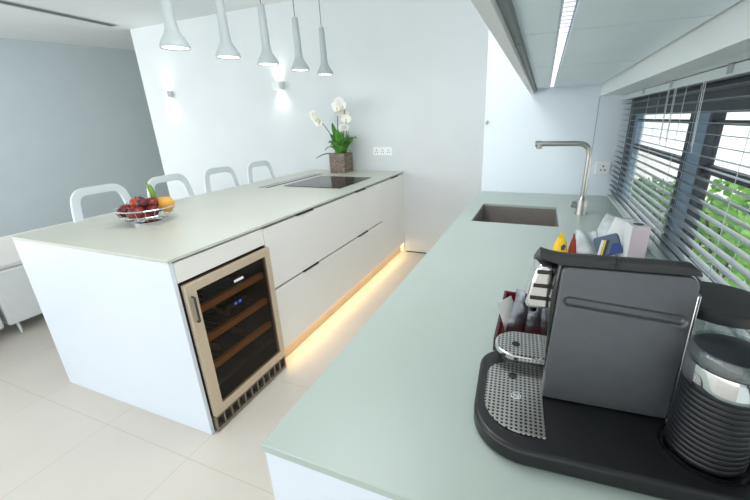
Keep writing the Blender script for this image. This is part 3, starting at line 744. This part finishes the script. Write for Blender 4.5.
# lid: upturned at the front, falling away at the back
lv = MB(); n = 15; rows = []
for i in range(n):
    s = i/(n-1); u = -.027+.213*s
    lift = .007*max(0,1-s*5)**2; drop = .012*max(0,(s-.93)/.07)**2
    zt0 = zt+.020+lift-drop; zb0 = zt+.001+lift*1.6
    rows.append([(u,-.009,zb0),(u,-.011,zt0-.006),(u,-.004,zt0-.001),(u,.004,zt0-.002),(u,.055,zt0-.026),(u,.118,zt0-.058),(u,.122,zb0-.058),(u,.055,zb0-.022)])
vr = [[lv.b.verts.new(U(*p)) for p in r] for r in rows]
for A, B in zip(vr, vr[1:]):
    for j in range(8): lv.b.faces.new((A[j],A[(j+1)%8],B[(j+1)%8],B[j]))
lv.b.faces.new(vr[0]); lv.b.faces.new(vr[-1]); bmesh.ops.recalc_face_normals(lv.b, faces=lv.b.faces)
lid = lv.build('lid', M['lid'], cm, bev=.002, ang=50)
MB().box(OX+.078,OX+.081,OY-.0125,OY+.004,zt+.004,zt+.0205).build('lid_joint', M['gloss'], lid)
# spout head
sp = [(0,1.185),(-.020,1.186),(-.028,1.178),(-.034,1.150),(-.040,1.110),(-.038,1.100),(-.006,1.100),(0,1.104)]
MB().prism([(OX+u+.002,z) for u,z in sp], OY+.045, OY+.115, 'y').build('spout_head', M['chrome'], cm, bev=.006, seg=3)
q = MB()
for z in (1.172,1.146,1.122): q.box(OX-.024+(1.172-z)*-.15,OX+.001,OY+.0442,OY+.1158,z-.004,z+.004)
q.build('spout_band', M['gloss'], cm, bev=.001)
MB().lathe([(.009,0),(.007,-.022),(.005,-.022),(.005,0)], U(-.022,.08,1.1005), 20).build('nozzle', M['gloss'], cm)
# water tank behind the body
tx, ty = .252, .068
MB().lathe([(.054,0),(.058,.004),(.060,.166),(.060,.174),(.057,.174),(.057,.166),(.054,.006),(0,.006)], U(tx,ty,H+.033), 48, cap=False).build('water_tank', M['tank'], cm)
MB().lathe([(0,0),(.0625,0),(.0635,.004),(.0635,.016),(.060,.020),(0,.021)], U(tx,ty,H+.0335+.174), 48).build('tank_lid', M['lid'], cm)
# foot ring for the frother
MB().lathe([(.052,0),(.056,0),(.056,.006),(.052,.006)], U(.222,-.052-.003,H+.0322), 48, cap=False).build('frother_dock', M['gloss'], cm)
MB().tube(round_path([U(.19,-.012,H+.036),U(.20,-.012,H+.06),U(.20,-.012,H+.036)],.006), .003, 8).build('dock_clip', M['steel'], cm)
for o_ in cm.children:
    if o_.name.startswith('body'):
        for v_ in o_.data.vertices:
            if v_.co.z > .20 and v_.co.y > .06: v_.co.z -= .058
cm.rotation_euler = (0,0,RZ)

# milk frother standing on the machine's base
fxx, fyy = OX+.221*math.cos(RZ)+.055*math.sin(RZ), OY+.221*math.sin(RZ)-.055*math.cos(RZ)
fz = H+.033
t = thing('milk_frother', 'ribbed black milk frother with chrome band and clear lid', 'frother', (fxx,fyy,fz))
pr = [(0,.0),(.044,.0),(.0465,.004)]
z = .006
while z < .118:
    pr += [(.0470,z),(.0475,z+.0012),(.0475,z+.0052),(.0469,z+.0064),(.0465,z+.0074)]; z += .0086
pr += [(.046,.121),(0,.121)]
MB().lathe(pr, (fxx,fyy,fz), 64).build('ribbed_body', M['rib'], t)
MB().lathe([(.0462,.121),(.0478,.123),(.0482,.129),(.0482,.149),(.0474,.154),(.044,.155),(.044,.121)], (fxx,fyy,fz), 64, cap=False).build('chrome_band', M['chrome'], t)
MB().lathe([(.0475,.1545),(.0478,.156),(.0478,.172),(.0465,.175),(.044,.176),(.044,.174),(.0465,.171),(.0465,.1555)], (fxx,fyy,fz), 64, cap=False).build('lid_wall', M['tank'], t)
MB().lathe([(0,.160),(.0462,.160),(.0462,.170),(.040,.173),(.012,.1745),(0,.1745)], (fxx,fyy,fz), 48).build('lid', M['flid'], t)

# ------------------------------------------------------------------ things on the worktop behind the machine
t = thing('red_tray', 'dark open tray with red lining behind the coffee machine', 'tray', (1.40,-.05,H))
bx0, bx1, by0, by1 = 1.312, 1.44, -.185, .065
MB().ring([(bx0,by0),(bx1,by0),(bx1,by1),(bx0,by1)], [(bx0+.004,by0+.004),(bx1-.004,by0+.004),(bx1-.004,by1-.004),(bx0+.004,by1-.004)], H+.001, H+.035).build('wall', M['boxout'], t)
q = MB(); q.box(bx0+.004,bx1-.004,by0+.004,by1-.004,H+.001,H+.006); q.ring([(bx0+.0042,by0+.0042),(bx1-.0042,by0+.0042),(bx1-.0042,by1-.0042),(bx0+.0042,by1-.0042)], [(bx0+.0065,by0+.0065),(bx1-.0065,by0+.0065),(bx1-.0065,by1-.0065),(bx0+.0065,by1-.0065)], H+.006, H+.034); q.build('lining', M['red'], t)
def sachet(c, yaw, lean, roll, w_, h_, m, label, group=None, name='sachet'):
    R = Matrix.Translation(c) @ Matrix.Rotation(yaw,4,'Z') @ Matrix.Rotation(lean,4,'X') @ Matrix.Rotation(roll,4,'Y')
    q = MB(); n = 8; F, Bk = [], []
    for i in range(n+1):
        s = i/n; bulge = .007*math.sin(PI*s)**.6
        rowF, rowB = [], []
        for j in range(7):
            k = j/6; e = math.sin(PI*k)**.7; wob = .0012*math.sin(9*s+5*k)
            p = Vector((w_*(k-.5), 0, h_*s))
            rowF.append(q.b.verts.new(R @ (p+Vector((0,-bulge*e-.0006+wob,0))))); rowB.append(q.b.verts.new(R @ (p+Vector((0,bulge*e+.0006+wob,0)))))
        F.append(rowF); Bk.append(rowB)
    for i in range(n):
        for j in range(6):
            q.b.faces.new((F[i][j],F[i][j+1],F[i+1][j+1],F[i+1][j])); q.b.faces.new((Bk[i][j],Bk[i+1][j],Bk[i+1][j+1],Bk[i][j+1]))
        q.b.faces.new((F[i][0],F[i+1][0],Bk[i+1][0],Bk[i][0])); q.b.faces.new((F[i][6],Bk[i][6],Bk[i+1][6],F[i+1][6]))
    for j in range(6): q.b.faces.new((F[0][j],Bk[0][j],Bk[0][j+1],F[0][j+1])); q.b.faces.new((F[n][j],F[n][j+1],Bk[n][j+1],Bk[n][j]))
    bmesh.ops.recalc_face_normals(q.b, faces=q.b.faces)
    return tag(rebase(q.build(name, m), c), label, 'sachet', group)
G = 'silver sachets in the red tray'
zz = H+.008
sachet((1.352,-.10,zz), .7, -.30, -.22, .045, .085, M['paper'], 'white paper sachet leaning at the left of the red tray', G)
sachet((1.352,-.125,zz), .2, -.15, .22, .042, .092, M['silver'], 'silver sachet at the front left of the red tray, tilted right', G)
sachet((1.372,-.095,zz), -.25, -.12, -.06, .045, .105, M['silver'], 'tall silver sachet in the middle of the red tray', G)
sachet((1.395,-.122,zz), .1, -.10, .08, .04, .100, M['silver'], 'silver sachet in the red tray close to the machine body', G)
sachet((1.378,-.055,zz), .45, -.05, .15, .046, .112, M['silver'], 'tallest silver sachet, behind the others in the red tray', G)
sachet((1.405,-.06,zz), -.4, -.08, -.1, .042, .108, M['silver'], 'silver sachet at the back right of the red tray', G)

def pouch(name, label, x, y, w_, h_, m, yaw, mats=None):
    t = thing(name, label, 'pouch', (x,y,H))
    q = MB(); R = Matrix.Translation((x,y,H+.001)) @ Matrix.Rotation(yaw,4,'Z'); rings = []
    for i in range(10):
        s = i/9; dep = .5*w_*.62*(1-s**2.2)+.0015; ww = .5*w_*(1-.55*s**2.2)
        rings.append([q.b.verts.new(R @ Vector((ww*math.cos(a)*(1+.05*math.sin(5*a+s*7)), dep*math.sin(a), h_*s))) for a in [2*PI*j/18 for j in range(18)]])
    for A, B in zip(rings, rings[1:]):
        for j in range(18): q.b.faces.new((A[j],A[(j+1)%18],B[(j+1)%18],B[j]))
    q.b.faces.new(rings[0]); q.b.faces.new(rings[-1]); bmesh.ops.recalc_face_normals(q.b, faces=q.b.faces)
    bag = q.build('bag', m, t)
    q = MB()
    q.prism([(-.24*w_,h_-.006),(.22*w_,h_-.006),(.10*w_,h_+.008),(.02*w_,h_+.020),(-.10*w_,h_+.022),(-.12*w_,h_+.008)], -.0014, .0014, 'y', R)
    q.build('torn_top', m, t)
    return t, R
t, R = pouch('snack_pouch', 'small yellow pouch with dark print standing behind the coffee machine', 1.470, .44, .056, .092, M['yellow'], -.2)
MB().prism([(.006,.05),(.016,.055),(.020,.068),(.013,.076),(.004,.066)], -.0205, -.0190, 'y', R).build('print', M['boxout'], t)
pouch('snack_pouch', 'small red-brown pouch standing right beside the yellow pouch', 1.511, .452, .032, .086, M['redp'], .3)

# wrappers and leaflets heap
def sheet(name, label, cat, c, yaw, lean, w_, h_, m, wav, group=None):
    R = Matrix.Translation(c) @ Matrix.Rotation(yaw,4,'Z') @ Matrix.Rotation(lean,4,'X')
    q = MB(); n = 9; g = [[q.b.verts.new(R @ Vector((w_*(j/n-.5), wav*math.sin(2.2*PI*j/n+i*.4)+wav*.7*math.sin(7*i/n), h_*i/n))) for j in range(n+1)] for i in range(n+1)]
    for i in range(n):
        for j in range(n): q.b.faces.new((g[i][j],g[i][j+1],g[i+1][j+1],g[i+1][j]))
    o = q.build(name, m); rebase(o, c); s = o.modifiers.new('thick','SOLIDIFY'); s.thickness = .0015
    return tag(o, label, cat, group)
sheet('wrapper', 'crumpled grey wrapper lying at the far side of the packet heap', 'wrapper', (1.66,.72,H+.008), -.5, -.95, .12, .15, M['greypack'], .006)
sheet('leaflet', 'pale folded leaflet leaning left beside the white and pink box', 'leaflet', (1.665,.62,H+.008), -.75, -.55, .10, .13, M['whitec'], .003)
sheet('wrapper', 'pale grey crinkled wrapper at the left edge of the packet heap', 'wrapper', (1.572,.53,H+.010), .1, -.75, .075, .10, M['greypack'], .007)
t = thing('coffee_pouch', 'slate blue pouch with yellow and black stripes leaning on the box', 'pouch', (1.63,.54,H))
R = Matrix.Translation((1.648,.515,H+.018)) @ Matrix.Rotation(-.35,4,'Z') @ Matrix.Rotation(-.35,4,'X')
R = R @ Matrix.Rotation(-.45,4,'Y') @ Matrix.Scale(.8,4)
q = MB(); q.prism(rrect(-.055,.05,0,.095,.012), -.011, .011, 'y', R); q.build('bag', M['slate'], t, bev=.006, seg=3)
MB().prism([(-.01,.0),(.05,.0),(.05,.045),(.02,.050)], -.0122, -.0112, 'y', R).build('blue_panel', M['bluep'], t)
MB().prism([(-.055,.012),(-.044,.008),(-.008,.072),(-.018,.078)], -.0124, -.0112, 'y', R).build('white_stripe', M['paper'], t)
MB().prism([(-.040,.010),(-.034,.008),(.0,.070),(-.006,.074)], -.0124, -.0112, 'y', R).build('yellow_stripe', M['yellow'], t)
MB().prism([(-.030,.010),(-.022,.006),(.012,.068),(.004,.072)], -.0124, -.0112, 'y', R).build('black_stripe', M['gap'], t)

t = thing('tissue_box', 'tall pale pink box with white sides standing against the blind', 'box', (1.70,.49,H))
cx, cy = 1.712, .50; R = rot_z(.10, (cx,cy,0))
MB().box(cx-.030,cx+.026,cy-.034,cy+.034,H+.001,H+.145,R).build('box', M['whitec'], t, bev=.002)
MB().box(cx-.029,cx+.025,cy-.0348,cy-.0339,H+.003,H+.143,R).build('front_face', M['pink'], t)
MB().prism([(cx-.002+.016*math.cos(2*PI*i/24), cy+.0+.015*math.sin(2*PI*i/24)) for i in range(24)], H+.1452, H+.1462, 'z', R).build('opening', M['boxout'], t)

# ------------------------------------------------------------------ light
LW, LA, LB, LD, LF, LS = 1.9, 54, 38, 46, 42, 3.2
wd = bpy.data.worlds.new('sky'); S.world = wd; wd.use_nodes = True; nt = wd.node_tree
bg = nt.nodes['Background']; sky = nt.nodes.new('ShaderNodeTexSky'); sky.sky_type = 'HOSEK_WILKIE'; sky.turbidity = 6; sky.sun_direction = (-.5,-.3,.8)
mx = nt.nodes.new('ShaderNodeMix'); mx.data_type = 'RGBA'; mx.inputs['Factor'].default_value = .12; mx.inputs['A'].default_value = (.94,.98,1,1)
nt.links.new(sky.outputs[0], mx.inputs['B']); nt.links.new(mx.outputs['Result'], bg.inputs[0]); bg.inputs[1].default_value = LW
def area(loc, tgt, sx_, sy_, e, col=(1,1,1)):
    ld = bpy.data.lights.new('fill_light', 'AREA'); ld.shape = 'RECTANGLE'; ld.size = sx_; ld.size_y = sy_; ld.energy = e; ld.color = col
    o = bpy.data.objects.new('fill_light', ld); COL.objects.link(o); o.location = loc
    o.rotation_euler = (Vector(tgt)-Vector(loc)).to_track_quat('-Z','Y').to_euler()
area((-4.5,-4.0,1.6), (-3.2,2.5,1.3), 4.5, 2.2, LA, (.92,.97,1))
area((.45,.9,2.63), (.45,1.3,0), .8, 2.6, LB, (.97,.99,1))  # added overhead fill out of view
area((-4.4,.6,2.63), (-5.2,1.6,.6), 1.6, 1.6, LD, (.95,.98,1))  # added fill to brighten the near part of the grey left wall
area((-5.0,-1.6,1.3), (-1,1.6,1.4), 2.6, 2.2, LF, (.92,.97,1))
sl_ = bpy.data.lights.new('sun', 'SUN'); sl_.energy = LS; sl_.angle = .02; sl_.color = (1,.97,.92)
so_ = bpy.data.objects.new('sun', sl_); COL.objects.link(so_); so_.rotation_euler = Vector((.55,.30,-.9)).to_track_quat('-Z','Y').to_euler()

# ------------------------------------------------------------------ camera
f = 356.537; yaw, pitch, roll = -.3811984, -.3336225, -.0299577
cyw, syw, cp, sp_ = math.cos(yaw), math.sin(yaw), math.cos(pitch), math.sin(pitch)
fw_ = Vector((syw*cp, cyw*cp, sp_)); rt = Vector((cyw,-syw,0)); up = rt.cross(fw_)
c_, s_ = math.cos(roll), math.sin(roll); r2 = rt*c_+up*s_; u2 = -rt*s_+up*c_
cam = bpy.data.cameras.new('camera'); co = bpy.data.objects.new('camera', cam); COL.objects.link(co)
cam.sensor_width = 36; cam.lens = f/750*36; cam.clip_start = .02
cam.shift_x = (375-397.797)/750; cam.shift_y = (245.614-250)/750
co.matrix_world = Matrix(((r2.x,u2.x,-fw_.x,1.37436),(r2.y,u2.y,-fw_.y,-.90971),(r2.z,u2.z,-fw_.z,1.42368),(0,0,0,1)))
S.camera = co
S.view_settings.view_transform = 'Standard'; S.view_settings.look = 'None'; S.view_settings.exposure = 0.1
